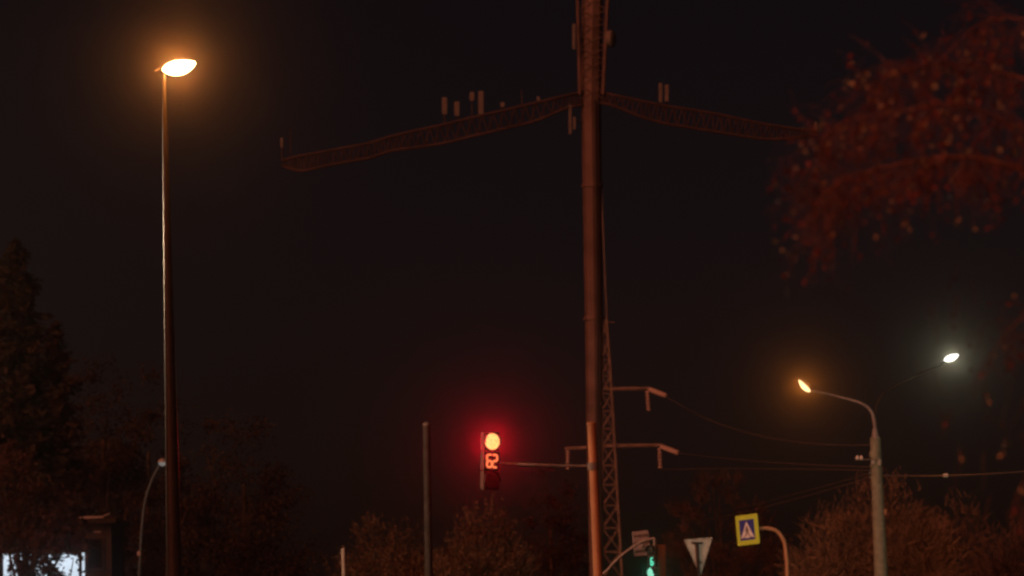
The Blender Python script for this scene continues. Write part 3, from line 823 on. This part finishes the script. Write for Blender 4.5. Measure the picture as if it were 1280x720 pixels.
for i, pp in enumerate(limb_pts):
    n = len(pp)
    for j in range(n):
        px = proj(pp[j])[0]
        if px > 1300: continue
        cnt = (5, 4, 3, 4, 1)[i]
        if rnd.random() < .35: cnt -= 1
        for _ in range(cnt):
            kind = rnd.random()
            if kind < .6: dr = V((rnd.gauss(-.25, .35), rnd.gauss(0, .4), rnd.gauss(-.9, .3)))
            else: dr = V((rnd.gauss(-.55, .4), rnd.gauss(0, .5), rnd.gauss(.25, .4)))
            edge = 1. if j > n*.6 else .8
            twig(pp[j], dr.normalized(), rnd.uniform(.18, .42)*edge, rnd.uniform(.0012, .0024), 1)
for pts in ([(1058, 222), (1030, 240), (1022, 265), (1016, 300)], [(1045, 230), (1052, 270), (1062, 297)], [(1150, 200), (1160, 240), (1152, 275)], [(1240, 200), (1243, 245), (1228, 265)], [(1185, 196), (1195, 240), (1196, 278)]):
    tw.tube(curve([P(x, y, d-.4+rnd.uniform(-.1, .1)) for x, y in pts], 12), .0036, 5)
for px, py in ((1025, 157), (970, 231), (1072, 93), (1064, 101), (1092, 155), (1030, 150), (1077, 153), (1046, 152), (1089, 268), (1195, 275), (1222, 285), (983, 312), (966, 300), (1258, 227), (1266, 186), (1030, 228), (1095, 210), (1100, 205), (1118, 85), (1106, 88), (1082, 88), (1061, 101), (1257, 555), (1250, 566), (1278, 610), (1235, 500), (1270, 365)):
    c = P(px, py, d-.35+rnd.uniform(-.2, .2))
    for _ in range(2): leaf(ct, c+rv()*.01, rnd.uniform(.02, .032))
for _ in range(70):
    px = rnd.uniform(1150, 1290); py = rnd.uniform(330, 640)
    if rnd.random() > (px-1130)/150: continue
    p = P(px, py, d+rnd.uniform(-.5, .5)); twig(p, V((rnd.gauss(0, .3), rnd.gauss(0, .3), -1)).normalized(), rnd.uniform(.1, .25), .0018, 1, 1)
cr_ = lf.build('leaves', M['birchleaf'], t, smooth=False); ct.build('pale_leaves', M['catkin'], t, smooth=False); tw.build('twigs', M['birchbark'], t)

# ------------------------------------------------------------------ added floodlight, unseen right of the frame, to brighten the signs
base = V((15.5, 45, 0)); hd = base+V((-1.2, .6, 8.2))
t = thing('added_floodlight_post', 'grey post with a crossing floodlight standing right of the frame', 'floodlight', base)
b = MB(); b.tube(curve([base, base+V((0, 0, 5)), base+V((0, 0, 8)), hd+V((0, 0, .1))], 30), .07, 12); b.build('pole', M['grey'], t)
aim = P(945, 664, 85)
q = (aim-hd).to_track_quat('-Z', 'Y').to_matrix()
b = MB(); b.box(hd, (.4, .3, .12), (q.col[0], q.col[1], q.col[2])); h = b.build('lamp_head', M['dull'], t)
light('added_sign_floodlight', 'SPOT', hd+(aim-hd).normalized()*.15, (1, .92, .66), 9800, .1, aim, R(24), .8)

# ------------------------------------------------------------------ added street lamp, unseen left of the frame, to light the tall pole's edge
base = V((-17.5, 58, 0)); hd = base+V((.75, -.1, 9.15))
t = thing('street_lamp', 'street lamp of the same row standing left of the frame', 'street lamp', base)
b = MB(); b.tube(curve([base, base+V((0, 0, 5)), base+V((0, 0, 9)), base+V((.25, 0, 9.15))], 30), [.11-.08*i/30 for i in range(31)], 14); b.build('pole', M['galv'], t)
hc = base+V((.2, 0, 9.15)); a = V((1, 0, .12)).normalized(); nrm = (V((0, 0, -1))-a*a.dot(V((0, 0, -1)))).normalized(); lat = a.cross(nrm)
h = head_shell(.6, .118, .045, True).build('lamp_head', M['dull'], t)
head_shell(.59, .112, .1, False).build('bowl', M['lamp_warm'], h)
light('added_edge_light', 'POINT', hd+V((0, 0, -.25)), (1, .66, .40), 5200, .1)

# ------------------------------------------------------------------ air, sky, city light
hz = bpy.data.materials.new('haze'); hz.use_nodes = True  # thin haze added to give the lamps halos in place of lens bloom
n = hz.node_tree.nodes; l = hz.node_tree.links; n.remove(n['Principled BSDF'])
pv = n.new('ShaderNodeVolumePrincipled'); pv.inputs['Color'].default_value = (.92, .9, .88, 1)
pv.inputs['Density'].default_value = .001; pv.inputs['Anisotropy'].default_value = .988
hz.cycles.volume_sampling = 'DISTANCE'
l.new(pv.outputs[0], n['Material Output'].inputs['Volume'])
b = MB(); b.box((0, 300, 20.5), (1640, 1640, 43)); o = b.build('haze', hz, smooth=False); o['kind'] = 'stuff'

w = bpy.data.worlds.new('World'); sc.world = w; w.use_nodes = True
n = w.node_tree.nodes; l = w.node_tree.links; bg = n['Background']
sky = n.new('ShaderNodeTexSky'); sky.sky_type = 'NISHITA'; sky.sun_disc = False
sv = V((.58, .75, -.52)).normalized()           # the way the town's light travels: from behind, left
sky.sun_elevation = math.asin(-sv.z); sky.sun_rotation = math.atan2(-sv.x, -sv.y)
mx = n.new('ShaderNodeMix'); mx.data_type = 'RGBA'; mx.blend_type = 'MULTIPLY'; mx.inputs[0].default_value = 1
l.new(sky.outputs[0], mx.inputs[6]); mx.inputs[7].default_value = (.86, .385, .35, 1)
l.new(mx.outputs[2], bg.inputs['Color']); bg.inputs['Strength'].default_value = .002
sd = bpy.data.lights.new('sun', 'SUN'); sd.energy = 1.4; sd.angle = R(50); sd.color = (1, .215, .105)
so = bpy.data.objects.new('sun', sd); C.objects.link(so); so.rotation_euler = sv.to_track_quat('-Z', 'Y').to_euler()

# ------------------------------------------------------------------ render settings
sc.view_settings.view_transform = 'Standard'; sc.view_settings.look = 'None'; sc.view_settings.exposure = 0; sc.view_settings.gamma = 1
sc.view_settings.use_curve_mapping = False
cy = sc.cycles
cy.use_light_tree = False; cy.use_adaptive_sampling = False
for m_ in bpy.data.materials:
    m_.cycles.emission_sampling = 'NONE'
w.cycles.sampling_method = 'NONE'
cy.use_denoising = True; cy.max_bounces = 5; cy.volume_bounces = 0; cy.diffuse_bounces = 2; cy.glossy_bounces = 2; cy.transmission_bounces = 2; cy.transparent_max_bounces = 4
cy.pixel_filter_type = 'BLACKMAN_HARRIS'; cy.filter_width = 2.4
cy.sample_clamp_indirect = 0; cy.caustics_reflective = False; cy.caustics_refractive = False
bpy.data.objects.remove(sp)
